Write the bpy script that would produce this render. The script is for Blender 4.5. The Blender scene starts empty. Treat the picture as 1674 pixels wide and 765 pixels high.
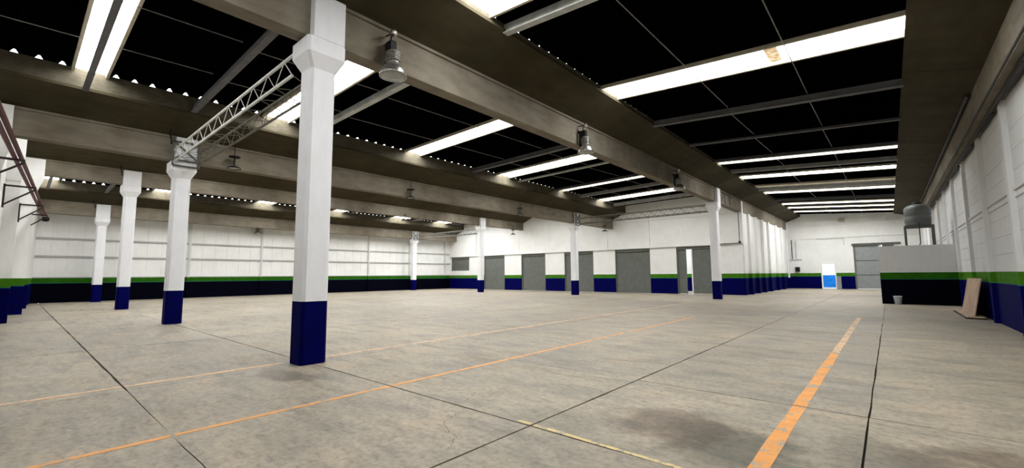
import bpy, bmesh, math, random
from mathutils import Vector, Matrix
random.seed(7)
C = bpy.context.scene.collection
PI = math.pi

# ---------------------------------------------------------------- camera
H = 1.6
th, pt, rl, F = 0.7157, 0.0946, -0.0066, 706.61
fw = Vector((-math.sin(th)*math.cos(pt), math.cos(th)*math.cos(pt), math.sin(pt)))
rt = Vector((math.cos(th), math.sin(th), 0)); up = rt.cross(fw)
r2 = math.cos(rl)*rt + math.sin(rl)*up
u2 = -math.sin(rl)*rt + math.cos(rl)*up
cd = bpy.data.cameras.new('camera'); cam = bpy.data.objects.new('camera', cd); C.objects.link(cam)
cd.sensor_fit = 'HORIZONTAL'; cd.sensor_width = 36; cd.lens = F/1674*36
cd.clip_start = 0.05; cd.clip_end = 400
m = Matrix((r2, u2, -fw)).transposed().to_4x4(); m.translation = Vector((0, 0, H))
cam.matrix_world = m
bpy.context.scene.camera = cam

# ---------------------------------------------------------------- sky, exposure
w = bpy.data.worlds.new('sky'); bpy.context.scene.world = w; w.use_nodes = True
bg = w.node_tree.nodes['Background']; bg.inputs[0].default_value = (0.93, 0.97, 1, 1); bg.inputs[1].default_value = 4.0
SKYLIGHT = 19.5
vs = bpy.context.scene.view_settings
vs.view_transform = 'Standard'; vs.look = 'None'; vs.gamma = 1; vs.use_curve_mapping = False; vs.exposure = 0.0

# ---------------------------------------------------------------- materials
class NT:
    def __init__(s, name):
        s.m = bpy.data.materials.new(name); s.m.use_nodes = True
        s.n = s.m.node_tree.nodes; s.l = s.m.node_tree.links; s.b = s.n['Principled BSDF']
    def node(s, t, **k):
        n = s.n.new(t)
        for a, v in k.items(): setattr(n, a, v)
        return n
    def link(s, a, b): s.l.new(a, b)
    def pos(s): return s.node('ShaderNodeNewGeometry').outputs['Position']
    def noise(s, scale, detail=4, vec=None, stretch=None, rough=.55):
        n = s.node('ShaderNodeTexNoise'); n.inputs['Scale'].default_value = scale
        n.inputs['Detail'].default_value = detail; n.inputs['Roughness'].default_value = rough
        v = vec or s.pos()
        if stretch:
            mp = s.node('ShaderNodeMapping'); mp.inputs['Scale'].default_value = stretch
            s.link(v, mp.inputs[0]); v = mp.outputs[0]
        s.link(v, n.inputs['Vector']); return n.outputs['Fac']
    def ramp(s, fac, stops):
        r = s.node('ShaderNodeValToRGB'); s.link(fac, r.inputs[0]); e = r.color_ramp.elements
        while len(e) < len(stops): e.new(.5)
        for el, (p, c) in zip(e, stops):
            el.position = p; el.color = (*c, 1) if len(c) == 3 else c
        return r.outputs[0]
    def mix(s, f, a, b, mode='MIX'):
        x = s.node('ShaderNodeMix', data_type='RGBA', blend_type=mode)
        for i, v in ((0, f), (6, a), (7, b)):
            if isinstance(v, (int, float)): x.inputs[i].default_value = v
            elif isinstance(v, tuple): x.inputs[i].default_value = (*v, 1)
            else: s.link(v, x.inputs[i])
        return x.outputs[2]
    def math(s, op, a, b=0.):
        x = s.node('ShaderNodeMath', operation=op)
        for i, v in ((0, a), (1, b)):
            if isinstance(v, (int, float)): x.inputs[i].default_value = v
            else: s.link(v, x.inputs[i])
        return x.outputs[0]
    def z(s):
        x = s.node('ShaderNodeSeparateXYZ'); s.link(s.pos(), x.inputs[0]); return x.outputs
    def color(s, c):
        if isinstance(c, tuple): s.b.inputs['Base Color'].default_value = (*c, 1)
        else: s.link(c, s.b.inputs['Base Color'])
    def rough(s, r, spec=.5, metal=0):
        s.b.inputs['Roughness'].default_value = r; s.b.inputs['Specular IOR Level'].default_value = spec
        s.b.inputs['Metallic'].default_value = metal
    def bump(s, h, st=.3, d=.01):
        b = s.node('ShaderNodeBump'); b.inputs['Strength'].default_value = st; b.inputs['Distance'].default_value = d
        s.link(h, b.inputs['Height']); s.link(b.outputs[0], s.b.inputs['Normal'])

def simple(name, c, r=.7, spec=.3, metal=0, var=.25, sc=3.):
    t = NT(name); f = t.noise(sc, 4)
    t.color(t.ramp(f, [(.3, tuple(x*(1-var) for x in c)), (.7, tuple(min(1, x*(1+var*.4)) for x in c))]))
    t.rough(r, spec, metal); return t.m

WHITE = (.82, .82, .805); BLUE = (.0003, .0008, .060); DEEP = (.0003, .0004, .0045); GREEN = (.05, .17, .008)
def painted(name, white=WHITE, bands='wall', r=.75, BLUE=BLUE, GREEN=GREEN):
    t = NT(name); z = t.z()[2]
    n = t.noise(.9, 5); n2 = t.noise(9, 4, stretch=(1, 1, .25))
    dirt = t.mix(1., t.ramp(n, [(.3, (.93, .93, .92)), (.6, (1, 1, 1))]), t.ramp(n2, [(.25, (.95, .95, .94)), (.6, (1, 1, 1))]), 'MULTIPLY')
    wcol = t.mix(1., white, dirt, 'MULTIPLY')
    j = t.math('ADD', z, t.math('MULTIPLY', t.math('SUBTRACT', t.noise(6, 2), .5), .015))
    bl = t.ramp(t.noise(2.5, 4), [(.3, tuple(c*.8 for c in BLUE)), (.7, tuple(c*1.2 for c in BLUE))])
    if bands == 'wall':
        g = t.ramp(t.noise(3, 4), [(.3, tuple(c*.75 for c in GREEN)), (.7, tuple(c*1.15 for c in GREEN))])
        col = t.mix(t.math('LESS_THAN', j, 1.60), wcol, g)
        col = t.mix(t.math('LESS_THAN', j, 1.27), col, (.02, .16, .16))
        col = t.mix(t.math('LESS_THAN', j, 1.25), col, bl)
    elif bands == 'column':
        col = t.mix(t.math('LESS_THAN', j, 1.14), wcol, bl)
    else: col = wcol
    t.color(col); t.rough(r, .04); t.bump(t.noise(25, 3), .15, .003); return t.m

M = {}
M['wall'] = painted('painted_wall')
M['column'] = painted('painted_column', (.82, .82, .85), 'column')
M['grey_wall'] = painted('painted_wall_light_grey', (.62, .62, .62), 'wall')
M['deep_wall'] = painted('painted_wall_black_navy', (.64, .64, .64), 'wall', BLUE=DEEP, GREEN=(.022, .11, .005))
M['rail_grey'] = painted('shade_grey_rail_paint', (.42, .42, .41), None)  # rail shadow lines put into a darker grey; dado cap shares it
M['white'] = painted('white_paint', WHITE, None)
def concrete(name, a, b, sc=1.2, boards=None, r=.85):
    t = NT(name); n = t.noise(sc, 6); n2 = t.noise(sc*7, 5, stretch=(1, .3, 1))
    c = t.mix(1., t.ramp(n, [(.25, a), (.75, b)]), t.ramp(n2, [(.3, (.75, .74, .72)), (.6, (1, 1, 1))]), 'MULTIPLY')
    if boards:
        s = t.noise(1.0, 2, stretch=boards)
        c = t.mix(1., c, t.ramp(s, [(.35, (.85, .82, .78)), (.6, (1, 1, 1))]), 'MULTIPLY')
    t.color(c); t.rough(r, .15); t.bump(n2, .3, .004); return t.m
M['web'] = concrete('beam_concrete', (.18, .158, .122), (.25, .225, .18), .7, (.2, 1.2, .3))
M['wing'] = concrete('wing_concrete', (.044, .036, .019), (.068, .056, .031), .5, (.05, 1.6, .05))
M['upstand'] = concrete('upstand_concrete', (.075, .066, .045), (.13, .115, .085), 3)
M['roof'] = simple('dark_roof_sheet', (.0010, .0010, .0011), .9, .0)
M['purlin'] = simple('grey_purlin_steel', (.12, .12, .125), .6, .3)
M['purlin_mid'] = simple('pale_grey_purlin_steel', (.27, .27, .26), .6, .3)
M['purlin_lit'] = simple('skylit_purlin_steel', (.5, .52, .5), .6, .3)  # purlins beside skylights: the light on them is put into a paler colour
M['rod'] = simple('tie_rod_steel', (.22, .21, .2), .5, .4)
M['lattice'] = simple('lattice_paint', (.60, .60, .57), .6, .3)
M['lattice_dark'] = simple('dark_lattice_paint', (.13, .12, .10), .7, .2)  # darker tone for the back plane of the front girder
M['lattice_mid'] = simple('grey_lattice_paint', (.20, .20, .18), .7, .2)
M['frame'] = simple('dark_steel_frame', (.10, .10, .09), .6, .3)
M['jamb'] = simple('cream_skylight_frame', (.50, .45, .34), .7, .2, sc=6)
M['shutter'] = simple('grey_shutter_paint', (.135, .145, .13), .55, .3, var=.15)
M['gate'] = simple('grey_gate_paint', (.27, .29, .29), .55, .3, var=.12)
M['dark'] = simple('black_rubber', (.012, .012, .012), .7, .2)
M['pipe'] = simple('dark_conduit', (.03, .028, .025), .6, .3)
M['palepipe'] = simple('pale_conduit', (.55, .55, .53), .6, .3)
M['redframe'] = simple('dark_bracket_steel', (.03, .014, .014), .6, .3)
M['red'] = simple('dark_red_steel', (.085, .012, .012), .55, .3, sc=8)
M['metal'] = simple('spun_aluminium', (.55, .53, .50), .28, .5, metal=.9, sc=12)
M['ballast'] = simple('lamp_housing', (.30, .29, .26), .4, .5, metal=.5, sc=20, var=.5)
M['glass'] = simple('lamp_lens', (.35, .35, .33), .15, .6, sc=20)
M['tank'] = simple('grey_tank_plastic', (.10, .11, .105), .5, .4, sc=2)
M['bucket'] = simple('white_bucket_plastic', (.6, .68, .75), .4, .4)
M['ply'] = simple('pale_plywood', (.46, .33, .24), .7, .2, sc=2)
M['plydark'] = simple('dark_board', (.06, .05, .045), .7, .2)
M['joint'] = simple('dark_joint_filler', (.045, .038, .03), .9, .1, sc=6)
M['out_ground'] = simple('yard_concrete', (.45, .44, .42), .9, .1)
M['out_white'] = simple('outdoor_white_wall', (.8, .8, .8), .8, .1)
M['out_blue'] = simple('outdoor_bright_blue_wall', (.01, .16, .55), .7, .1)

def floor_mat(slab):
    t = NT('floor_slab_concrete' if slab else 'x')
    oi = t.node('ShaderNodeObjectInfo').outputs['Random']
    big = t.noise(.22, 5, rough=.6); mid = t.noise(1.1, 6, rough=.65); st = t.noise(1.6, 5, stretch=(.5, 1.5, 1), rough=.7)
    fine = t.noise(14, 6, rough=.7); spot = t.noise(3.2, 3)
    c = t.ramp(big, [(.3, (.262, .234, .190)), (.5, (.335, .296, .236)), (.72, (.390, .338, .270))])
    c = t.mix(1., c, t.ramp(mid, [(.3, (.66, .68, .68)), (.5, (.95, .95, .95)), (.68, (1.12, 1.07, 1.02))]), 'MULTIPLY')
    c = t.mix(1., c, t.ramp(st, [(.36, (.74, .76, .77)), (.52, (1.02, 1.01, 1))]), 'MULTIPLY')
    c = t.mix(1., c, t.ramp(fine, [(.34, (.70, .70, .70)), (.5, (1, 1, 1)), (.66, (1.12, 1.12, 1.12))]), 'MULTIPLY')
    c = t.mix(1., c, t.ramp(oi, [(0, (.93, .93, .94)), (1, (1.04, 1.03, 1.0))]), 'MULTIPLY')
    # oily stains with a place of their own
    xyz = t.z()
    def blob(cx, cy, rx, ry):
        dx = t.math('DIVIDE', t.math('SUBTRACT', xyz[0], cx), rx); dy = t.math('DIVIDE', t.math('SUBTRACT', xyz[1], cy), ry)
        d = t.math('ADD', t.math('MULTIPLY', dx, dx), t.math('MULTIPLY', dy, dy))
        d = t.math('ADD', d, t.math('MULTIPLY', t.math('SUBTRACT', mid, .5), 4.0))
        return t.ramp(d, [(.25, (1, 1, 1)), (1., (0, 0, 0))])
    for b, k in (((-1.9, 4.75, .75, .65), (.60, .54, .50)), ((-1.2, 4.55, .75, .8), (.66, .66, .62)), ((.75, 5.35, .9, .75), (.60, .55, .51)), ((-7.55, 3.0, .75, .35), (.62, .60, .60)), ((-.25, 5.0, .35, .9), (.78, .77, .75)),
                 ((-2.9, 4.2, .6, .4), (.86, .88, .86)), ((-1.0, 4.55, .5, .5), (.74, .76, .74)), ((-6.2, 6.2, .7, .5), (.85, .84, .82))):
        c = t.mix(blob(*b), c, t.mix(1., c, k, 'MULTIPLY'))
    sw = t.noise(5, 5, stretch=(.6, 1.6, 1), rough=.8)
    sw.node.inputs['Detail'].default_value = 9
    c = t.mix(1., c, t.ramp(sw, [(.36, (.76, .76, .76)), (.47, (.98, .98, .98)), (.64, (1.14, 1.12, 1.09))]), 'MULTIPLY')
    dots = t.math('GREATER_THAN', spot, .74)
    c = t.mix(t.math('MULTIPLY', dots, .35), c, (.6, .57, .5))
    t.color(c)
    rr = t.ramp(mid, [(.3, (.42, .42, .42)), (.7, (.68, .68, .68))]); t.link(rr, t.b.inputs['Roughness'])
    t.b.inputs['Specular IOR Level'].default_value = .32
    t.bump(fine, .2, .003); return t.m
M['slab'] = floor_mat(True)
def line_mat(name, col, wear, sc=3.):
    t = NT(name); n = t.noise(sc, 6, rough=.7); n2 = t.noise(18, 4)
    conc = (.35, .31, .245)
    f = t.math('GREATER_THAN', t.math('ADD', n, t.math('MULTIPLY', t.math('SUBTRACT', n2, .5), .5)), wear)
    base = t.ramp(t.noise(6, 4), [(.3, tuple(c*.8 for c in col)), (.7, col)])
    t.color(t.mix(t.math('MULTIPLY', f, .9), conc, base)); t.rough(.6, .3); return t.m
M['orange'] = line_mat('worn_orange_paint', (.80, .36, .10), .42)
M['orange_bold'] = line_mat('bold_orange_paint', (.85, .35, .07), .43, 2.2)
M['orange_faint'] = line_mat('faint_orange_paint', (.76, .48, .27), .45)
M['yellow'] = line_mat('worn_yellow_paint', (.72, .56, .25), .46, 7.)
t = NT('skylight_translucent_sheet')
e = t.ramp(t.noise(1.5, 4, stretch=(.4, 2.5, 1)), [(.3, (.90, .92, .92)), (.7, (1, 1, 1))])
t.color((.7, .7, .68)); t.link(e, t.b.inputs['Emission Color']); t.b.inputs['Emission Strength'].default_value = SKYLIGHT; M['sky'] = t.m
t = NT('dusty_skylight_sheet')
e = t.ramp(t.noise(2.5, 4, stretch=(.4, 2.5, 1)), [(.3, (.6, .6, .56)), (.7, (1, 1, .97))])
t.color((.6, .6, .56)); t.link(e, t.b.inputs['Emission Color']); t.b.inputs['Emission Strength'].default_value = 1.1; M['dim'] = t.m
t = NT('dirty_skylight_lap')
e = t.ramp(t.noise(9, 4), [(.35, (.25, .13, .03)), (.65, (1, .8, .5))])
t.color((.5, .4, .3)); t.link(e, t.b.inputs['Emission Color']); t.b.inputs['Emission Strength'].default_value = .9; M['lap'] = t.m

# ---------------------------------------------------------------- mesh helpers
class MB:
    def __init__(s): s.v = []; s.f = []
    def add(s, vs_, fs):
        o = len(s.v); s.v += [tuple(v) for v in vs_]; s.f += [tuple(i+o for i in f) for f in fs]; return s
    def box(s, a, b):
        (x0, y0, z0), (x1, y1, z1) = a, b
        x0, x1 = min(x0, x1), max(x0, x1); y0, y1 = min(y0, y1), max(y0, y1); z0, z1 = min(z0, z1), max(z0, z1)
        return s.add([(x0,y0,z0),(x1,y0,z0),(x1,y1,z0),(x0,y1,z0),(x0,y0,z1),(x1,y0,z1),(x1,y1,z1),(x0,y1,z1)],
              [(0,3,2,1),(4,5,6,7),(0,1,5,4),(1,2,6,5),(2,3,7,6),(3,0,4,7)])
    def bar(s, p, q, w, h=None, n=4, rot=None):          # square (n=4) or round bar between points
        p, q = Vector(p), Vector(q); h = h or w; d = (q-p).normalized()
        a = Vector((0, 0, 1)) if abs(d.z) < .95 else Vector((1, 0, 0))
        sx = d.cross(a).normalized(); sy = sx.cross(d)
        k = math.sqrt(2) if n == 4 else 1.
        ring = [(sx*math.cos((i+.5)*2*PI/n)*w/2*k + sy*math.sin((i+.5)*2*PI/n)*h/2*k) for i in range(n)]
        return s.add([p+r for r in ring]+[q+r for r in ring],
              [(i, (i+1) % n, (i+1) % n+n, i+n) for i in range(n)]+[tuple(range(n))[::-1], tuple(range(n, 2*n))])
    def path(s, pts, w, n=8):
        for a, b in zip(pts, pts[1:]): s.bar(a, b, w, n=n)
        return s
    def lathe(s, prof, n=24, c=(0, 0, 0)):               # profile of (radius, z); open ends capped when r > 0
        vs_ = []; fs = []
        for r, z in prof:
            vs_ += [(c[0]+r*math.cos(i*2*PI/n), c[1]+r*math.sin(i*2*PI/n), c[2]+z) for i in range(n)]
        for j in range(len(prof)-1):
            fs += [(j*n+i, j*n+(i+1) % n, (j+1)*n+(i+1) % n, (j+1)*n+i) for i in range(n)]
        if prof[0][0] > 0: fs.append(tuple(range(n))[::-1])
        if prof[-1][0] > 0: fs.append(tuple((len(prof)-1)*n+i for i in range(n)))
        return s.add(vs_, fs)
    def prism(s, poly, y0, y1, axis='y'):                # poly in (x,z), run along y
        n = len(poly)
        if axis == 'y': vs_ = [(x, y0, z) for x, z in poly]+[(x, y1, z) for x, z in poly]
        else: vs_ = [(x, y, y0) for x, y in poly]+[(x, y, y1) for x, y in poly]
        return s.add(vs_, [(i, (i+1) % n, (i+1) % n+n, i+n) for i in range(n)]+[tuple(range(n))[::-1], tuple(range(n, 2*n))])
    def mesh(s, name, smooth=False, bevel=0):
        me = bpy.data.meshes.new(name); me.from_pydata(s.v, [], s.f)
        bm = bmesh.new(); bm.from_mesh(me)
        bmesh.ops.recalc_face_normals(bm, faces=bm.faces)
        if bevel: bmesh.ops.bevel(bm, geom=bm.edges[:], offset=bevel, segments=1, affect='EDGES')
        if smooth:
            for f in bm.faces: f.smooth = len(f.verts) == 4
        bm.to_mesh(me); bm.free(); return me

def obj(name, me, mat, parent=None, loc=(0, 0, 0), rz=0, **k):
    if isinstance(me, MB): me = me.mesh(name, **k)
    o = bpy.data.objects.new(name, me); C.objects.link(o)
    if mat and not me.materials: me.materials.append(M[mat])
    o.location = loc; o.rotation_euler = (0, 0, rz)
    if parent: o.parent = parent
    return o
def struct(name, me, mat, loc=(0, 0, 0), **k):
    o = obj(name, me, mat, None, loc, **k); o['kind'] = 'structure'; return o
def sempty(name, loc=(0, 0, 0)):
    o = bpy.data.objects.new(name, None); C.objects.link(o); o.location = loc; o['kind'] = 'structure'; return o
def thing(name, label, cat, loc=(0, 0, 0), rz=0, group=None):
    o = bpy.data.objects.new(name, None); C.objects.link(o)
    o.location = loc; o.rotation_euler = (0, 0, rz); o['label'] = label; o['category'] = cat
    if group: o['group'] = group
    return o
def tag(o, label, cat, group=None):
    o['label'] = label; o['category'] = cat
    if group: o['group'] = group
    return o
def dup(root, loc, label, group=None, rz=None):
    r = root.copy(); C.objects.link(r); r.location = loc; r['label'] = label
    if rz is not None: r.rotation_euler = (0, 0, rz)
    if group: r['group'] = group
    for ch in root.children:
        c = ch.copy(); C.objects.link(c); c.parent = r
        for g in ch.children:
            d = g.copy(); C.objects.link(d); d.parent = c
    return r

# ---------------------------------------------------------------- plan of the place
ROW = [-8.06, -18.66, -29.26, -39.86]      # +X face of each column row
CW = .49                                    # column width
YC = 3.47; Y2 = 29.09; YB = 35.63; YF = 54.7
XL = -41.26; XR = 2.50
HI = dict(b=6.21, t=7.08); LO = dict(b=5.70, t=6.53)
H3 = dict(b=6.36, t=7.10)
LEV = [HI, LO, H3, LO]
def endY(x): return -.23+(-26.5-x)*.07       # inner face of the skewed end wall
def rooftop(x):                              # underside of the roof sheets
    if x > -8.3: return 7.85+max(0, x+6.9)/7.6*(7.30-7.85)
    k = (-8.3-x)/10.6; i = int(k); f = k-i; a = 7.85 if i % 2 == 0 else 7.66; b = 7.66 if i % 2 == 0 else 7.85
    return a+(b-a)*f

# ---------------------------------------------------------------- floor: base, slabs
fl = struct('floor', MB().box((XL-.3, -4.5, -.25), (XR+.3, YF+.3, -.04)), 'joint')
XJ = [(-41.3, 0), (-35., .012), (-29.5, .012), (-24.2, .012), (-18.9, .014), (-13.45, .034), (-8.3, .010), (-3.0, .026), (-.28, .018), (2.55, 0)]
YJ = {}
for i in range(len(XJ)-1):
    x = XJ[i][0]
    if i <= 6: YJ[i] = [(-3.2, 0), (-1.4, .012), (1.17, .028), (3.72, .032 if i > 3 else .014), (8.9, .008), (14.45, .014), (20.1, .01), (25.2, .01), (29.3, .014), (35.6, .01), (41.5, .01), (48, .01), (54.75, 0)]
    if i == 6: YJ[i] = [(-3.2, 0), (-1.4, .012), (1.17, .01), (3.72, .026), (6.33, .010), (14.45, .010), (20.1, .01), (25.2, .01), (29.3, .014), (35.6, .01), (41.5, .01), (48, .01), (54.75, 0)]
    if i >= 7: YJ[i] = [(-3.2, 0), (-1.4, .012), (1.17, .01), (3.72, .024), (6.33, .020 if i == 7 else .014), (14.45, .035), (20.1, .01), (25.2, .01), (29.3, .01), (35.6, .01), (41.5, .01), (48, .01), (54.75, 0)]
random.seed(3)
for i in range(len(XJ)-1):
    for a, b in zip(YJ[i], YJ[i][1:]):
        x0 = XJ[i][0]+XJ[i][1]/2; x1 = XJ[i+1][0]-XJ[i+1][1]/2
        y0 = a[0]+a[1]/2; y1 = b[0]-b[1]/2
        if x0 < -9 and y0 > 36: continue
        if y0 > 14 and -4 < x0: x0, x1 = XJ[i][0]+.006, XJ[i+1][0]-.006
        z = random.uniform(-.002, .002)*0
        # chipped, slightly wandering long edges
        nx = max(2, int((x1-x0)/.5)); ny = max(2, int((y1-y0)/.5)); top = []
        j = lambda: random.uniform(-.007, .007)
        for k in range(nx): top.append((x0+(x1-x0)*k/nx, y0+j(), z))
        for k in range(ny): top.append((x1+j(), y0+(y1-y0)*k/ny, z))
        for k in range(nx): top.append((x1-(x1-x0)*k/nx, y1+j(), z))
        for k in range(ny): top.append((x0+j(), y1-(y1-y0)*k/ny, z))
        n = len(top); mb = MB()
        mb.add(top+[(p[0], p[1], -.05) for p in top], [tuple(range(n))]+[(q, q+n, (q+1) % n+n, (q+1) % n) for q in range(n)])
        obj('floor_slab', mb, 'slab', fl)

def crack(pts, w, name='floor_crack'):
    mb = MB(); vs_ = []; P = []
    random.seed(len(pts)*7)
    for (x0, y0), (x1, y1) in zip(pts, pts[1:]):
        for k in range(8):
            f = k/8; P.append((x0+(x1-x0)*f+random.uniform(-.02, .02), y0+(y1-y0)*f+random.uniform(-.02, .02)))
    for q, (x, y) in enumerate(P):
        ww = w*random.uniform(.4, 1.1); vs_ += [(x-ww, y-ww*.5, .0012), (x+ww, y+ww*.5, .0012)]
    fs = [(2*i, 2*i+1, 2*i+3, 2*i+2) for i in range(len(P)-1)]
    obj(name, mb.add(vs_, fs), 'joint', fl)
crack([(-3.9, 3.5), (-3.75, 3.15), (-3.35, 3.0), (-3.2, 2.75)], .003)
crack([(-4.4, 4.3), (-4.2, 3.9), (-4.1, 3.6)], .002)

def stripe(x0, y0, x1, y1, wdt, mat, label, gaps=()):
    a = Vector((x0, y0, 0)); b = Vector((x1, y1, 0)); L = (b-a).length; d = (b-a)/L; s_ = Vector((-d.y, d.x, 0))*wdt/2
    mb = MB(); n = max(2, int(L/.6)); random.seed(int(L*10)); cuts = [0]+sorted(gaps)+[L]
    for c0, c1 in zip(cuts, cuts[1:]):
        c0 += .018; c1 -= .018; n = max(1, int((c1-c0)/.5)); vs_ = []
        for k in range(n+1):
            p = a+d*(c0+(c1-c0)*k/n)
            vs_ += [p+s_*random.uniform(.9, 1.08)+Vector((0, 0, .003)), p-s_*random.uniform(.9, 1.08)+Vector((0, 0, .003))]
        m_ = len(vs_); vs_ += [v-Vector((0, 0, .0025)) for v in vs_]
        fs = [(2*i, 2*i+1, 2*i+3, 2*i+2) for i in range(n)]+[(2*i, 2*i+2, m_+2*i+2, m_+2*i) for i in range(n)]+[(2*i+1, m_+2*i+1, m_+2*i+3, 2*i+3) for i in range(n)]
        mb.add(vs_, fs)
    tag(obj('floor_line', mb, mat), label, 'floor marking')
jy = [1.17, 3.72, 6.33, 14.45, 20.1, 25.2, 29.3]
stripe(-5.60, -1.3, -5.60, 17, .085, 'orange', 'thin orange painted line crossing the floor just right of the large front column', [y+1.3 for y in (1.17, 3.72, 6.33, 14.45)])
stripe(-8.62, -1.3, -8.62, 3.42, .115, 'orange_faint', 'worn pale orange floor line running left from the foot of the large front column', [2.47])
stripe(-8.62, 4.02, -8.62, 26, .11, 'orange_faint', 'worn pale orange floor line continuing behind the large front column', [4.88, 10.4])
stripe(-.93, 3.76, -.93, 10.9, .145, 'orange_bold', 'wide bright orange painted line on the floor near the right wall', [2.57])
stripe(-.93, 10.95, -.93, 19.9, .13, 'orange_faint', 'pale worn far stretch of the wide orange line, towards the white partition', [3.5])
stripe(-3.22, 3.775, -.25, 3.70, .055, 'yellow', 'short worn yellow line painted along the floor joint at the bottom centre', [.22, 2.93])

# ---------------------------------------------------------------- columns
def column_parts(root, zt, zb, wide=False):
    b = zb                                        # height of beam seat
    s_ = CW; ch = .055
    def oct_(x0, y0, x1, y1, c): return [(x0+c, y0), (x1-c, y0), (x1, y0+c), (x1, y1-c), (x1-c, y1), (x0+c, y1), (x0, y1-c), (x0, y0+c)]
    obj('shaft', MB().prism(oct_(-s_, 0, 0, s_, ch), 0, b-.62, 'z'), 'column', root)
    cap = MB(); e = .13
    lo = oct_(-s_, 0, 0, s_, ch); hi = oct_(-s_-e, -e, e, s_+e, .05)
    n = 8
    cap.add([(x, y, b-.62) for x, y in lo]+[(x, y, b-.36) for x, y in hi]+[(x, y, b-.06) for x, y in hi],
            [(i, (i+1) % n, (i+1) % n+n, i+n) for i in range(n)]+[(i+n, (i+1) % n+n, (i+1) % n+2*n, i+2*n) for i in range(n)]+[tuple(range(n))[::-1], tuple(range(2*n, 3*n))])
    obj('capital', cap, 'column', root)
    if wide: obj('head_block', MB().box((-s_-.11, -.11, b-.06), (e-.02, s_+.11, zt)), 'column', root, bevel=.012)
    else: obj('head_block', MB().box((-s_-.04, -.03, b-.06), (e, s_+.10, zt)), 'column', root, bevel=.012)
labels = ['tall white column with blue base, largest and nearest of all, left of centre',
          'white column with blue base second from the front, lattice girder starting at its head',
          'slim white column with blue base third in the front line, with a black hook on top',
          'white column standing by the far left wall, rearmost of the front line']
labels2 = ['white column at the right end of the far line, beside the half open grey doorway',
           'white column in the far line standing between the middle roller shutters',
           'white column in the far line in front of the left roller shutter',
           'white column at the left end of the far line, against the left wall']
protos = {}
for j, (Y, labs) in enumerate(((YC, labels), (Y2, labels2))):
    for i, X in enumerate(ROW):
        t0 = LEV[i]['t']-.02; key = i
        if key not in protos:
            root = thing('concrete_column', labs[i], 'column', (X, Y, 0)); column_parts(root, t0, LEV[i]['b'], i >= 2); protos[key] = root
        else:
            dup(protos[key], (X, Y, 0), labs[i])
# last line, on the far end wall of the right bay
dup(protos[0], (ROW[0], YF-.5, 0), 'white corner column where the beam meets the far end wall')

# ---------------------------------------------------------------- roof beams (gull-wing gutters)
def beam(x, lev, y0, y1, label, left=True, seg=99):
    zb, zt = lev['b'], lev['t']; root = thing('roof_beam', label, 'roof beam', (x-.05, y0, zb))
    L = y1-y0; W = .39; zt -= zb
    obj('web', MB().box((-W, 0, 0), (0, L, zt)), 'web', root, bevel=.01)
    obj('ledge', MB().box((-W-.05, 0, zt-.05), (.05, L, zt+.02)), 'web', root)
    us = rooftop(x+1.2)-zb-.005
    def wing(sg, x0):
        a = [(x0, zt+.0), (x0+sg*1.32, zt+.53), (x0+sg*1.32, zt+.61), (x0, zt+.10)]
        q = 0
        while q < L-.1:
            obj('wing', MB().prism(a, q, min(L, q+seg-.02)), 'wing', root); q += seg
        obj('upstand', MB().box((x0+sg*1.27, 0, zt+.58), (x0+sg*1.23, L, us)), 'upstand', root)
    wing(1, 0)
    if left: wing(-1, -W)
    return root
ynames = ['first', 'second', 'third', 'fourth']
beam(ROW[0], HI, -3.0, Y2-.02, 'long concrete gutter beam resting on the large front column, nearest beam of the left half')
beam(ROW[0], HI, Y2+.03, YF+.1, 'far concrete gutter beam of the right bay, above the white ribbed side wall', seg=6.4)
beam(ROW[1], LO, -.7, Y2-.02, 'low concrete gutter beam over the second column from the front')
beam(ROW[1], LO, Y2+.03, YB+.1, 'short concrete gutter beam between the middle far column and the shutter wall')
beam(ROW[2], H3, .0, Y2-.02, 'concrete gutter beam over the third column from the front')
beam(ROW[2], H3, Y2+.03, YB+.1, 'short concrete gutter beam between the left far column and the shutter wall')
beam(ROW[3], LO, .6, YB+.1, 'concrete gutter beam running along the top of the far left wall')
# right wall gutter beam: half section
root = thing('roof_beam', 'broad dark concrete gutter beam running above the right wall', 'roof beam', (0, -3.2, 0))
L = YF+3.3
obj('web', MB().box((2.15, 0, 5.95), (2.60, L, 6.85)), 'web', root)
q = 0
while q < L:
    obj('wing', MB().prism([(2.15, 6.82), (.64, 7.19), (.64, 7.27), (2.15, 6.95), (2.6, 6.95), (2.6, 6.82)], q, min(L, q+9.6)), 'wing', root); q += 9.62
obj('upstand', MB().box((.66, 0, 7.26), (.70, L, rooftop(.7)-.005)), 'upstand', root)

# ---------------------------------------------------------------- roof: sheets, skylights, purlins, rods
ceil = sempty('ceiling')
SKYS = dict(right=[(.75, 1.45), (6.0, 7.1), (12.45, 13.6), (25.3, 25.85), (29.95, 30.9), (34.1, 34.75), (37.0, 37.9), (44.2, 45.2), (47.2, 48.1), (50.6, 51.5)],
            second=[(.75, 1.45), (5.80, 6.70), (12.15, 13.05), (18.7, 19.8), (25.2, 25.7), (30.5, 31.6)],
            left=[(.75, 1.45), (6.0, 7.1), (12.5, 13.8), (18.9, 20.0), (25.2, 27.0), (30.8, 32.6)])
SKYS['third'] = [(.75, 1.45), (6.0, 7.1), (12.5, 13.6), (18.9, 20.0), (25.2, 26.3), (30.8, 31.9)]
BAYS = [('right', ROW[0]-.05+1.25, .68, YF+.2), ('second', ROW[1]-.05+1.25, ROW[0]-.44-1.25, YB+.2),
        ('third', ROW[2]-.05+1.25, ROW[1]-.44-1.25, YB+.2), ('left', ROW[3]-.05+1.25, ROW[2]-.44-1.25, YB+.2)]
PIT = .447
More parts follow.
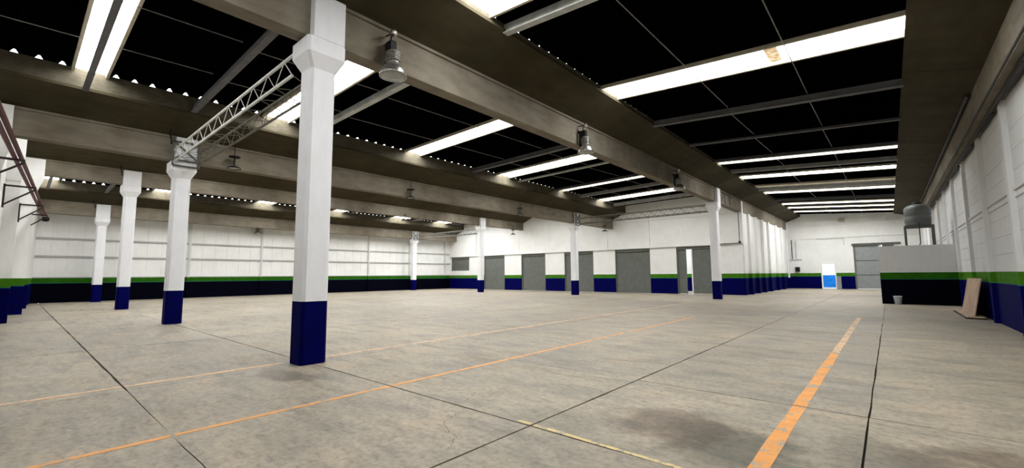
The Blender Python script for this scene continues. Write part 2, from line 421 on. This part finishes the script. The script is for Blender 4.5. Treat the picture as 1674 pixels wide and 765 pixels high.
def sheet(x0, x1, y0, y1):                    # corrugated sheet: ribs rise every PIT, its ends lap onto the upstands
    z0, z1 = rooftop(x0), rooftop(x1); pr = []
    y = y0; n = max(1, round((y1-y0)/PIT)); p = (y1-y0)/n
    for k in range(n):
        c = y0+(k+.5)*p
        pr += [(c-p/2, 0), (c-.085, 0), (c-.02, .105), (c+.02, .105), (c+.085, 0)]
    pr.append((y1, 0)); mb = MB(); N = len(pr)
    a = .035
    mb.add([(x0-a, y, z0+z) for y, z in pr]+[(x1+a, y, z1+z) for y, z in pr], [(i, i+1, i+1+N, i+N) for i in range(N-1)])
    return mb
def purlin_box(mb, x0, x1, y, dz, w_, h_):
    z0, z1 = rooftop(x0)-dz, rooftop(x1)-dz
    mb.add([(x0, y, z0-h_), (x1, y, z1-h_), (x1, y+w_, z1-h_), (x0, y+w_, z0-h_), (x0, y, z0), (x1, y, z1), (x1, y+w_, z1), (x0, y+w_, z0)],
           [(0,3,2,1),(4,5,6,7),(0,1,5,4),(1,2,6,5),(2,3,7,6),(3,0,4,7)])
wn = 1
for bname, x0, x1, ymax in BAYS:
    ys = -2.9; cells = []
    sk = SKYS[bname]
    edges = [-2.9]+[v for s_ in sk for v in s_]+[ymax]
    for k in range(0, len(edges), 2):
        a, b = edges[k], edges[k+1]; n = max(1, round((b-a)/(PIT*2.)))
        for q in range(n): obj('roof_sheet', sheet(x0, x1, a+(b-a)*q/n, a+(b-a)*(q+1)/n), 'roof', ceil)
    for (a, b) in sk:
        wr = sempty('window_%d' % wn); wn += 1
        # panes split where the sheets lap
        cuts = [0, .33, .66, 1] if bname != 'right' else [0, .30, .33, .62, .66, 1]
        for c0, c1 in zip(cuts, cuts[1:]):
            xa, xb = x0-.1+(x1-x0+.2)*c0, x0-.1+(x1-x0+.2)*c1
            mb = MB(); za, zb = rooftop(xa)+.03, rooftop(xb)+.03
            mb.add([(xa+.01, a, za), (xb-.01, a, zb), (xb-.01, b, zb), (xa+.01, b, za)], [(0, 3, 2, 1)])
            mb.add([(xa+.01, a, za+.02), (xb-.01, a, zb+.02), (xb-.01, b, zb+.02), (xa+.01, b, za+.02)], [(0, 1, 2, 3)])
            obj('pane', mb, 'dim' if bname == 'right' and 34 < a < 35 else 'lap' if (c1-c0 < .05 and bname == 'right' and 12 < a < 14 and c0 > .5) else 'sky', wr)
        for y in (a-.05, b-.02):
            mb = MB(); purlin_box(mb, x0-.1, x1+.1, y, -.03, .07, .13); obj('window_frame', mb, 'jamb', wr)
    # purlins (beams across the bay)
    PUR = [(1.0, .5, .09, .16, 'purlin'), (3.6, .35, .12, .22, 'purlin'), (7.62, .05, .14, .24, 'purlin_lit'), (16.6, .10, .16, .22, 'purlin'), (20.7, .12, .10, .10, 'purlin_lit' if bname == 'second' else 'purlin'),
           (24.5, .12, .10, .14, 'purlin'), (27.9, .05, .22, .20, 'purlin_mid'), (33.3 if bname == 'second' else 35.1, .05, .12, .26, 'purlin_lit'), (41.5, .05, .14, .2, 'purlin'), (46.2, .05, .10, .12, 'purlin'), (49.6, .05, .10, .12, 'purlin')]
    if bname != 'third':
        for y, dz, w_, h_, mt in PUR:
            if y < ymax-1:
                mb = MB(); purlin_box(mb, x0+.02, x1-.02, y, dz-.02, w_, h_)
                if w_ < .2: purlin_box(mb, x0+.02, x1-.02, y-.05, dz+h_-.04, .05, .02); 
                obj('purlin', mb, mt, ceil)
        for f in ((-4.02-x0)/(x1-x0), (-1.63-x0)/(x1-x0)) if bname == 'right' else (.33, .66):
            x = x0+(x1-x0)*f; yy = [max(-2.5, y_) for y_ in (-2.5, 3.6, 7.8, 16.6, 20.7, 24.5, 28.0, 35.1, 41.5, 46.2, 49.6, YF)]
            yy = [y for y in yy if y < ymax]
            for ya, yb in zip(yy, yy[1:]):
                obj('tie_rod', MB().bar((x, ya+.1, rooftop(x)-.20), (x, yb-.06, rooftop(x)-.06), .028, n=6), 'rod', ceil)

# ---------------------------------------------------------------- walls
# right wall: planks between ribs
wr_ = struct('wall_right', MB().box((XR+.03, -3.2, 0), (XR+.25, YF+.3, 6.9)), 'grey_wall')
ribs = [28.45+4.02*k for k in range(-7, 7)]
plank = {}
bayedges = [-3.0]+ribs+[YF]
random.seed(11)
zs = [0, .42, .84, 1.26]+[1.60+.5*k for k in range(0, 10)]
for ya, yb in zip(bayedges, bayedges[1:]):
    Lp = round(yb-ya-.0, 2)
    for za, zb in zip(zs, zs[1:]):
        zb = min(zb, 6.0)
        key = (Lp, round(zb-za, 3), za)
        if key not in plank:
            plank[key] = MB().box((0, .01, .003), (.04, Lp-.01, zb-za-.003)).mesh('wall_plank', bevel=.003); plank[key].materials.append(M['grey_wall'])
        o = obj('wall_plank', plank[key], None, wr_, (XR-.004-random.uniform(0, .003), ya, za))
for k, y in enumerate(ribs):
    if y > YF-.5: continue
    obj('rib', MB().prism([(XR-.11, y-.13), (XR-.11, y+.13), (XR+.03, y+.19), (XR+.03, y-.19)], 0, 5.95 if k % 2 else 6.1, 'z'), 'grey_wall', wr_)
obj('ledge', MB().box((XR-.045, -3, 3.62), (XR+.02, YF, 3.68)).box((XR-.03, -3, 3.44), (XR+.02, YF, 3.48)), 'grey_wall', wr_)
obj('top_band', MB().box((XR-.02, -3, 6.0), (XR+.05, YF, 6.3)), 'grey_wall', wr_)
# cable tray / pipes under the right beam
p = thing('service_pipe', 'dark pipe run clipped along the top of the right wall', 'pipe', (0, 0, 0))
obj('pipe', MB().bar((2.10, 5.5, 5.93), (2.10, 52, 5.93), .05, n=8).bar((2.34, 2, 5.90), (2.34, 52, 5.90), .09, n=8), 'pipe', p)
for k in range(5):
    obj('junction_box', MB().box((2.31, 13.2+k*3.9, 5.845), (2.42, 15.2+k*3.9, 5.90)), 'pipe', p)
p2 = tag(obj('service_pipe', MB().bar((2.07, 18, 6.74), (2.07, 52, 6.74), .10, n=8), 'pipe'), 'dark pipe tucked under the wing of the broad right beam', 'pipe')

# left wall: sheet panels, posts, rails
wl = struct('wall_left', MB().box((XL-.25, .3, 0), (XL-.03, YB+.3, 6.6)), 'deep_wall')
posts = [3.8+5.15*k for k in range(7)]
pe = [.75]+posts+[YB]
for ya, yb in zip(pe, pe[1:]):
    if yb-ya < .5: continue
    n = max(1, round((yb-ya)/.86)); wd = (yb-ya)/n
    for q in range(n):
        for za, zb in ((1.32, 3.02), (3.02, 4.2), (4.2, 6.5)):
            obj('wall_sheet', MB().box((XL-.03, ya+q*wd+.004, za+.004), (XL+random.uniform(-.002, .002), ya+(q+1)*wd-.004, zb-.004)), 'white', wl)
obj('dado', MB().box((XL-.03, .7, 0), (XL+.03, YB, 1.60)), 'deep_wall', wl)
obj('dado_cap', MB().box((XL-.03, .7, 1.60), (XL+.04, YB, 1.66)), 'rail_grey', wl)
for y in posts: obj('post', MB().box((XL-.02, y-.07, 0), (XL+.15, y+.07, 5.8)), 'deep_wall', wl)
for z in (3.02, 4.20): obj('rail', MB().box((XL-.02, .8, z-.05), (XL+.10, YB, z+.05)), 'rail_grey', wl)
# end wall beside the camera
we = sempty('wall_front')
xa, xb = XL-.2, XR+.3
mb = MB(); mb.add([(xa, endY(xa), 0), (xb, endY(xb), 0), (xb, endY(xb), 8.2), (xa, endY(xa), 8.2), (xa, endY(xa)-.25, 0), (xb, endY(xb)-.25, 0), (xb, endY(xb)-.25, 8.2), (xa, endY(xa)-.25, 8.2)],
    [(0,3,2,1),(4,5,6,7),(0,1,5,4),(1,2,6,5),(2,3,7,6),(3,0,4,7)])
obj('wall_panel', mb, 'wall', we)
for k, x in enumerate((-18.9, -24.2, -29.5, -34.9)):
    y = endY(x); p0 = (.35, .35, .38, .2)[k]; p1 = (.46, .40, .66, .22)[k]; zt = (6.5, 6.85, 7.05, 6.2)[k]; hb = zt-.95
    obj('pilaster', MB().box((x-.3, y-.1, 0), (x+.3, y+p0, hb)), 'wall', we)
    hd = MB(); hd.add([(x-.32, y-.1, hb-.75), (x+.32, y-.1, hb-.75), (x+.32, y+p0, hb-.75), (x-.32, y+p0, hb-.75),
                       (x-.42, y-.1, hb), (x+.42, y-.1, hb), (x+.42, y+p1, hb), (x-.42, y+p1, hb),
                       (x-.42, y-.1, zt), (x+.42, y-.1, zt), (x+.42, y+p1, zt), (x-.42, y+p1, zt)],
           [(0,3,2,1)]+[(i, (i+1) % 4, (i+1) % 4+4, i+4) for i in range(4)]+[(i+4, (i+1) % 4+4, (i+1) % 4+8, i+8) for i in range(4)]+[(8,9,10,11)])
    obj('corbel', hd, 'white', we)
for x in (-21.5, -26.8, -32.2):
    y = endY(x); obj('wall_sill', MB().box((x-2.2, y-.02, 2.45), (x+2.2, y+.06, 2.53)), 'white', we)

# shutter wall
wb = sempty('wall_back')
D = [(-40.98, -37.78, 2.14), (-35.3, -32.1, 0), (-29.69, -26.49, 0), (-24.16, -20.90, 0), (-18.65, -15.37, 0), (-13.13, -9.80, 0)]
ZD = 3.80; x = XL
for (a, b, s_) in D+[(ROW[0], ROW[0], 0)]:
    if a > x+.05:
        obj('pier', MB().box((x, YB, 0), (a, YB+.28, ZD)), 'wall', wb)
    x = b
obj('pier', MB().box((D[0][0], YB+.02, 0), (D[0][1], YB+.28, 2.14)), 'wall', wb)
vj = [XL, -36.5, -29.9, -25.9, -19.3, -15.3, -8.06]
for a, b in zip(vj, vj[1:]):
    obj('wall_panel', MB().box((a+.012, YB-.10, ZD), (b-.012, YB+.28, 7.95)), 'white', wb)
obj('lintel', MB().box((XL, YB-.16, ZD+.02), (ROW[0], YB-.10, ZD+.16)), 'white', wb)
obj('coping', MB().box((-17.6, YB-.20, 6.15), (ROW[0]-.6, YB-.10, 6.30)), 'white', wb)
def corr_door(a, b, z0, z1, y):
    mb = MB(); n = int((z1-z0)/.10); pr = []
    for k in range(n):
        z = z0+(z1-z0)*k/n; h_ = (z1-z0)/n
        pr += [(y, z), (y-.012, z+h_*.3), (y-.012, z+h_*.8)]
    pr.append((y, z1)); N = len(pr)
    return mb.add([(a, yy, z) for yy, z in pr]+[(b, yy, z) for yy, z in pr], [(i, i+1, i+1+N, i+N) for i in range(N-1)])
for k, (a, b, s_) in enumerate(D):
    dr = sempty('door_%d' % (k+1))
    obj('door_frame', MB().box((a, YB+.06, s_), (a+.08, YB+.2, ZD)).box((b-.08, YB+.06, s_), (b, YB+.2, ZD)), 'shutter', dr)
    obj('shutter_box', MB().box((a+.08, YB+.03, ZD-.22), (b-.08, YB+.25, ZD)), 'shutter', dr)
    if k < 5:
        obj('shutter_curtain', corr_door(a+.08, b-.08, s_+.09, ZD-.2, YB+.16), 'shutter', dr)
        obj('bottom_bar', MB().box((a+.08, YB+.13, s_+.005), (b-.08, YB+.18, s_+.10)), 'shutter', dr)
    else:
        obj('shutter_curtain', corr_door(a+.08, -12.42, .05, ZD-.2, YB+.16), 'shutter', dr)
        obj('shutter_curtain', corr_door(-11.93, b-.08, .05, ZD-.2, YB+.12), 'shutter', dr)
        obj('door_post', MB().box((-12.46, YB+.10, 0), (-12.38, YB+.2, ZD-.2)), 'shutter', dr)
        obj('door_post', MB().box((-11.97, YB+.06, 0), (-11.88, YB+.2, ZD-.2)), 'white', dr)
# yard behind the half open doorway and beyond the far doorway
yd = sempty('trim_1')
obj('yard_ground', MB().box((-60, YB+.3, -.25), (-8.6, YB+12, -.02)).box((-14, YF+.31, -.25), (10, YF+12, -.02)), 'out_ground', yd)
obj('yard_wall', MB().box((-30, YB+6, 0), (-9, YB+6.25, 4.5)), 'wall', yd)
obj('yard_wall', MB().box((-14, YF+5, 1.35), (8, YF+5.25, 6)), 'out_white', yd)
obj('yard_wall', MB().box((-14, YF+4.98, 0), (8, YF+5.27, 1.35)), 'out_blue', yd)

# side wall of the right bay beyond the shutter wall
ws = struct('wall_side', MB().box((ROW[0]-.42, YB-.05, 0), (ROW[0]-.12, YF, 6.25)), 'wall')
for k, y in enumerate([37.2, 39.6, 41.9, 44.4, 47.8, 50.6]):
    obj('pilaster', MB().box((ROW[0]-.15, y, 0), (ROW[0]+.10, y+.42, 6.2)), 'wall', ws)
for k in range(7):
    ya = YB-.08+k*2.72
    obj('wall_panel', MB().box((ROW[0]-.13, ya+.02, 1.70), (ROW[0]-.09, ya+2.70, 3.7)).box((ROW[0]-.13, ya+.02, 3.73), (ROW[0]-.09, ya+2.70, 6.2)), 'white', ws)

# far end wall with a gate and a bright doorway
wf = sempty('wall_far')
gx0, gx1, gz = -2.55, .45, 4.3; dx0, dx1, dz_ = -5.30, -4.12, 2.55
for a, b, z0, z1 in ((ROW[0]-.3, dx0, 0, 8), (dx0, dx1, dz_, 8), (dx1, gx0, 0, 8), (gx0, gx1, gz, 8), (gx1, XR+.2, 0, 8)):
    obj('wall_panel', MB().box((a, YF, z0), (b, YF+.28, z1)), 'wall', wf)
obj('ring_beam', MB().box((ROW[0], YF-.08, 5.15), (XR, YF+.02, 5.40)), 'white', wf)
obj('ring_beam', MB().box((ROW[0], YF-.06, 6.45), (XR, YF+.02, 6.62)), 'white', wf)
g = sempty('door_7')
obj('door_leaf', MB().box((gx0+.05, YF+.05, .05), (gx0+1.9, YF+.12, gz)), 'gate', g)
obj('door_leaf', MB().box((gx0+2.15, YF+.12, .05), (gx1, YF+.18, gz)), 'gate', g)
obj('door_post', MB().box((gx0+1.88, YF-.02, 0), (gx0+2.08, YF+.1, gz)), 'white', g)
obj('door_rail', MB().box((gx0+.05, YF+.02, 1.35), (gx0+1.9, YF+.06, 1.43)).box((gx0+.05, YF+.02, 2.75), (gx0+1.9, YF+.06, 2.83)), 'shutter', g)
obj('door_frame', MB().box((gx0-.05, YF-.03, 0), (gx0+.08, YF+.15, gz)), 'shutter', g)
obj('door_track', MB().box((gx0-.15, YF-.15, gz-.02), (gx1+.5, YF, gz+.18)), 'frame', g)
g2 = sempty('door_8')
obj('door_frame', MB().box((dx0-.03, YF-.04, 0), (dx0+.06, YF+.25, dz_)).box((dx1-.06, YF-.04, 0), (dx1+.03, YF+.25, dz_)).box((dx0, YF-.04, dz_-.04), (dx1, YF+.25, dz_+.04)), 'white', g2)
obj('door_leaf', MB().box((dx1+.03, YF-.10, .02), (dx1+.40, YF-.04, 1.25)), 'gate', g2)

# ---------------------------------------------------------------- lattice girders
def truss(x0, x1, y, z0, z1, wd, per, label, frame_at=None, back='lattice', front='lattice'):
    root = thing('lattice_girder', label, 'lattice girder', (x0, y, z0)); L = x1-x0; h_ = z1-z0
    for yy in (0, wd):
        for zz in (0, h_): obj('chord', MB().bar((0, yy, zz), (L, yy, zz), .045), front if yy == 0 else back, root)
    n = int(L/per)
    for yy in (0, wd):
        for k in range(n):
            a = L*k/n; b = L*(k+.5)/n; c = L*(k+1)/n
            obj('lacing_bar', MB().bar((a, yy, 0), (b, yy, h_), .018, n=5).bar((b, yy, h_), (c, yy, 0), .02, n=5), front if yy == 0 else back, root)
    for zz in (0,):
        lb = MB()
        for k in range(n):
            a = L*k/n; c = L*(k+1)/n; lb.bar((a, 0, zz), ((a+c)/2, wd, zz), .014, n=4).bar(((a+c)/2, wd, zz), (c, 0, zz), .014, n=4)
        obj('cross_lacing', lb, back, root)
    if frame_at is not None:
        fx, fz0, fz1 = frame_at; fr = MB(); y0, y1 = -.02, wd+.04
        for a, b in (((fx, y0, fz0), (fx, y1, fz0)), ((fx, y0, fz1), (fx, y1, fz1)), ((fx, y0, fz0), (fx, y0, fz1)), ((fx, y1, fz0), (fx, y1, fz1)), ((fx, y0, fz0+.2), (fx, y1, fz0+.2)), ((fx, y0, fz0+.2), (fx, y1, fz1)), ((fx, y1, fz0+.2), (fx, y0, fz1))):
            fr.bar(a, b, .05)
        obj('end_frame', fr, 'frame', root)
    return root
truss(-18.42, -8.70, 3.38, 5.58, 6.00, .70, .83, 'steel lattice girder from the second column up to the large front column', (-.06, -.1, .75), 'lattice_dark')
truss(-18.42, -8.62, 29.0, 5.62, 6.04, .5, .7, 'steel lattice girder between the two right columns of the far line', (-.06, -.1, .8), 'frame', 'lattice_mid')
truss(-39.65, -29.8, 29.0, 5.62, 6.04, .5, .7, 'steel lattice girder at the left end of the far line', (-.06, -.1, .8), 'frame', 'lattice_mid')
fr = thing('bracket_frame', 'dark square steel frame fixed beside the head of the right far column', 'bracket', (ROW[0], Y2, 6.1))
mb = MB()
for yy in (.95, 2.0, 3.2): mb.bar((.03, yy, .05), (.03, yy, .95), .05)
mb.bar((.03, .6, .08), (.03, 3.3, .08), .05).bar((.03, .6, .92), (.03, 3.3, .92), .05).bar((.03, .95, .08), (.03, 2.0, .92), .03)
obj('frame', mb, 'frame', fr); obj('clamp', MB().box((-.02, .5, .0), (.08, .8, .2)), 'frame', fr)
pp = tag(obj('downpipe', MB().path([(ROW[0]-.09, 34.8, 6.20), (ROW[0]-.09, 34.8, 3.85)], .05, 8).lathe([(.0, -.09), (.09, -.06), (.09, .06), (0, .09)], 12, (ROW[0]-.09, 34.8, 3.9)), 'pipe'), 'thin dark vertical pipe with a round valve hanging right of the right far column', 'pipe')

tag(obj('conduit', MB().bar((ROW[0]-.1, YB-.185, 3.86), (-9.7, YB-.185, 3.86), .05, n=8), 'pipe'), 'thin dark pipe lying level on the shutter wall lintel behind the right far column', 'pipe')

# ---------------------------------------------------------------- hanging lamps
def make_lamp(label):
    root = thing('hanging_lamp', label, 'lamp', (0, 0, 0), group=None)
    prof = [(.13, .25), (.17, .235), (.22, .19), (.265, .11), (.285, .04), (.29, .0), (.275, .0), (.25, .11), (.20, .18), (.12, .23)]
    obj('reflector', MB().lathe(prof, 28), 'metal', root, smooth=True)
    obj('lens', MB().lathe([(.0, -.06), (.13, -.05), (.23, -.02), (.275, .004), (.24, .01)], 28), 'glass', root, smooth=True)
    b = obj('ballast_housing', MB().lathe([(.10, .24), (.145, .26), (.15, .30), (.13, .32), (.15, .36), (.155, .50), (.14, .54), (.10, .57)], 20), 'ballast', root, smooth=True)
    fins = MB()
    for k in range(7): fins.lathe([(.15, .33+k*.028), (.172, .335+k*.028), (.172, .345+k*.028), (.15, .35+k*.028)], 16)
    obj('cooling_fins', fins, 'ballast', b)
    obj('hanger', MB().path([(0, 0, .54), (0, 0, .68), (-.10, 0, .74), (-.10, 0, 1.0), (-.30, 0, 1.02)], .035, 6).box((-.16, -.08, .58), (.02, .06, .80)).box((-.24, -.06, .22), (-.17, .06, .80)).box((-.24, -.03, .76), (-.3, .03, .84)), 'dark', root)
    obj('hook', MB().lathe([(0, .90), (.07, .93), (.085, .99), (.06, 1.04), (0, 1.05)], 14, (0.0, 0, 0)), 'metal', root)
    return root
lamp0 = make_lamp('large metal high-bay lamp hanging beside the large front column')
lamp0.location = (-7.78, 5.08, 5.87)
dup(lamp0, (-7.78, 12.95, 5.87), 'metal high-bay lamp in the middle of the long front beam')
dup(lamp0, (-7.78, 21.9, 5.87), 'metal high-bay lamp near the far end of the long front beam')
def make_lamp2(label):                       # the open ring lamps of the low beam: two discs on a stem
    root = thing('hanging_lamp', label, 'lamp')
    obj('reflector', MB().lathe([(.10, .10), (.20, .05), (.24, .0), (.22, .0), (.19, .04), (.10, .08)], 24), 'dark', root, smooth=True)
    obj('lens', MB().lathe([(0, .0), (.2, .01), (.2, .02), (0, .03)], 20), 'glass', root, smooth=True)
    obj('ballast_housing', MB().lathe([(.0, .42), (.19, .43), (.19, .47), (.05, .50), (0, .5)], 20), 'dark', root, smooth=True)
    obj('hanger', MB().bar((0, 0, .02), (0, 0, .95), .025, n=6).bar((.08, 0, .08), (.08, 0, .45), .015, n=5).bar((-.08, 0, .08), (-.08, 0, .45), .015, n=5).bar((0, 0, .95), (-.3, 0, .98), .03, n=6), 'dark', root)
    return root
l2 = make_lamp2('dark hanging lamp of two discs below the low beam, right of the second column'); l2.location = (-18.40, 5.20, 5.66)
dup(l2, (-18.40, 13.2, 5.58), 'small dark two-disc hanging lamp right of the large front column')
dup(l2, (-18.40, 22.0, 5.60), 'tiny dark two-disc hanging lamp near the far end of the low beam')
dup(lamp0, (-40.9, 13.6, 5.25), 'small metal lamp hanging on the far left wall above the white panels', rz=0)
for k, (x, y, z) in enumerate(((-29.6, 20.5, 6.05), (-29.2, 33.5, 5.75), (-18.7, 33.6, 5.35))):
    dup(l2, (x+.2, y, z), ('dark hanging lamp under the third beam above the left shutters', 'dark lamp under the short beam left of the middle far column', 'dark lamp under the short beam right of the middle far column')[k])

# hooks on column heads
for (X, Y, z, lab) in ((ROW[2], YC, 7.05, 'black bent cable end on the head of the third front column'), (ROW[3], YC, 6.5, 'black bent cable end above the column by the far left wall'), (ROW[1], YC, 6.5, 'black bent cable end above the head of the second front column')):
    tag(obj('cable_end', MB().path([(X+.15, Y-.16, z-.30), (X+.17, Y-.2, z-.05), (X+.32, Y-.26, z+.04), (X+.50, Y-.28, z+.12), (X+.58, Y-.28, z+.0)], .05, 6), 'dark'), lab, 'cable')

# ---------------------------------------------------------------- red rail along the end wall
rail = thing('steel_rail', 'dark red steel rail on brackets running along the left end wall', 'rail', (0, 0, 0))
def ry(x): return .52+(-29.3-x)*.064
zR = 4.95
for dy, dz in ((0, 0), (.10, .07)):
    obj('pipe', MB().bar((-10, ry(-10)+dy, zR+dz), (-34.2, ry(-34.2)+dy, zR+dz), .10, n=8), 'red', rail)
for x in (-18.2, -23.5, -29.2, -33.4):
    y0 = endY(x)+.02; y1 = ry(x)+.2
    obj('bracket', MB().bar((x, y0, zR-.05), (x, y1, zR-.05), .06).bar((x, y0, zR-.75), (x, y1, zR-.1), .05).bar((x, y0, zR-.85), (x, y0, zR), .06), 'redframe', rail)
obj('end_stop', MB().lathe([(0, -.14), (.12, -.12), (.16, 0), (.12, .12), (0, .14)], 14, (-34.5, ry(-34.5)+.1, zR-.15)), 'dark', rail)

# ---------------------------------------------------------------- washroom block, tank, bucket, boards
YT = 29.6
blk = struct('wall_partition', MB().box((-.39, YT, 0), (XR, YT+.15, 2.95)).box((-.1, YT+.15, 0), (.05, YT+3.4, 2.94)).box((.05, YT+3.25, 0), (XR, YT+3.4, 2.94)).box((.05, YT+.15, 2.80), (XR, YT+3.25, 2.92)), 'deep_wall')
tk = thing('water_tank', 'round grey water tank on a steel stand above the white partition', 'water tank', (1.27, YT+.75, 3.98))
TS = 1.12
obj('tank_body', MB().lathe([(r_, z_*TS) for r_, z_ in [(.50, 0), (.52, .04), (.50, .10), (.52, .14), (.52, .40), (.50, .43), (.52, .46), (.52, .76), (.49, .84), (.40, .92), (.22, .98), (.16, .99)]], 36), 'tank', tk, smooth=True)
obj('lid', MB().lathe([(.19, 1.09), (.20, 1.12), (.20, 1.18), (.12, 1.22), (0, 1.23)], 24), 'dark', tk, smooth=True)
obj('outlet_pipe', MB().path([(0, -.45, .1), (0, -.56, .1), (0, -.56, -.9), (-.05, -.5, -1.05)], .045, 8), 'pipe', tk)
sd = thing('tank_stand', 'dark steel four-legged stand carrying the round grey water tank', 'stand', (1.27, YT+.75, 2.95))
for sx in (-1, 1):
    for sy in (-1, 1): obj('leg', MB().bar((sx*.52, sy*.42, 0), (sx*.52, sy*.42, .97), .08), 'frame', sd)
obj('top_frame', MB().bar((-.56, -.42, .98), (.56, -.42, .98), .09).bar((-.56, .42, .98), (.56, .42, .98), .09).bar((-.52, -.42, .98), (-.52, .42, .98), .08).bar((.52, -.42, .98), (.52, .42, .98), .08).box((-.5, -.4, 1.0), (.5, .4, 1.025)), 'frame', sd)
obj('brace', MB().bar((.52, -.42, .1), (.52, .42, .9), .04), 'frame', sd)
bk = thing('bucket', 'small pale blue-white bucket on the floor at the foot of the partition', 'bucket', (.22, YT-.32, 0))
obj('pail', MB().lathe([(.0, .0), (.125, 0), (.165, .38), (.175, .38), (.175, .42), (.155, .42), (.118, .03), (0, .03)], 24), 'bucket', bk, smooth=True)
obj('handle', MB().path([(math.cos(a)*.17, -.02, .38-math.sin(a)*.14) for a in [PI*k/8 for k in range(9)]], .012, 5), 'palepipe', bk)
bd = thing('leaning_board', 'pale plywood board leaning against the right wall above dark boards', 'board', (2.08, 21.7, .09))
mb = MB(); L = 3.3
mb.add([(0, 0, 0), (.03, 0, 0), (.27, 0, 1.28), (.24, 0, 1.29), (0, L, 0), (.03, L, 0), (.27, L, 1.26), (.24, L, 1.27)], [(0,1,2,3),(4,7,6,5),(0,4,5,1),(1,5,6,2),(2,6,7,3),(3,7,4,0)])
obj('sheet', mb, 'ply', bd)
tag(obj('floor_board', MB().box((1.86, 21.6, 0), (2.36, 25.4, .04)), 'plydark', bevel=.004), 'dark flat board on the floor, lowest of the two under the leaning plywood', 'board')
tag(obj('floor_board', MB().box((1.90, 21.5, .042), (2.34, 25.2, .085)), 'ply', bevel=.004), 'pale flat board lying on the dark board under the leaning plywood', 'board')

# ---------------------------------------------------------------- fittings on the far end wall
tag(obj('wall_box', MB().box((-7.55, YF-.2, 1.75), (-7.15, YF, 2.25)), 'dark', bevel=.02), 'small black box on the far end wall left of the bright doorway', 'box')
tag(obj('conduit', MB().path([(-7.75, YF-.1, 5.12), (-7.75, YF-.1, 3.1)], .09, 6).path([(-8.0, YF-.1, 3.0), (-6.9, YF-.1, 3.0)], .05, 6).path([(-7.4, YF-.1, 5.0), (-7.4, YF-.12, 3.1)], .04, 6), 'purlin'), 'grey conduit pipes in the left corner of the far end wall', 'pipe')
tag(obj('wall_box', MB().box((-3.6, YF-.18, 6.75), (-3.1, YF-.08, 7.05)), 'jamb', bevel=.02), 'pale box high on the far end wall under the roof', 'box')
tag(obj('conduit', MB().path([(-5.55, YF-.1, 5.1), (-3.3, YF-.1, 5.1), (-3.3, YF-.1, 4.4)], .05, 6), 'palepipe'), 'pale conduit running above the bright doorway', 'pipe')
tag(obj('conduit', MB().path([(-36.4, YB-.16, 7.0), (-36.4, YB-.16, 3.8)], .05, 6), 'palepipe'), 'pale vertical conduit high on the shutter wall near its left end', 'pipe')
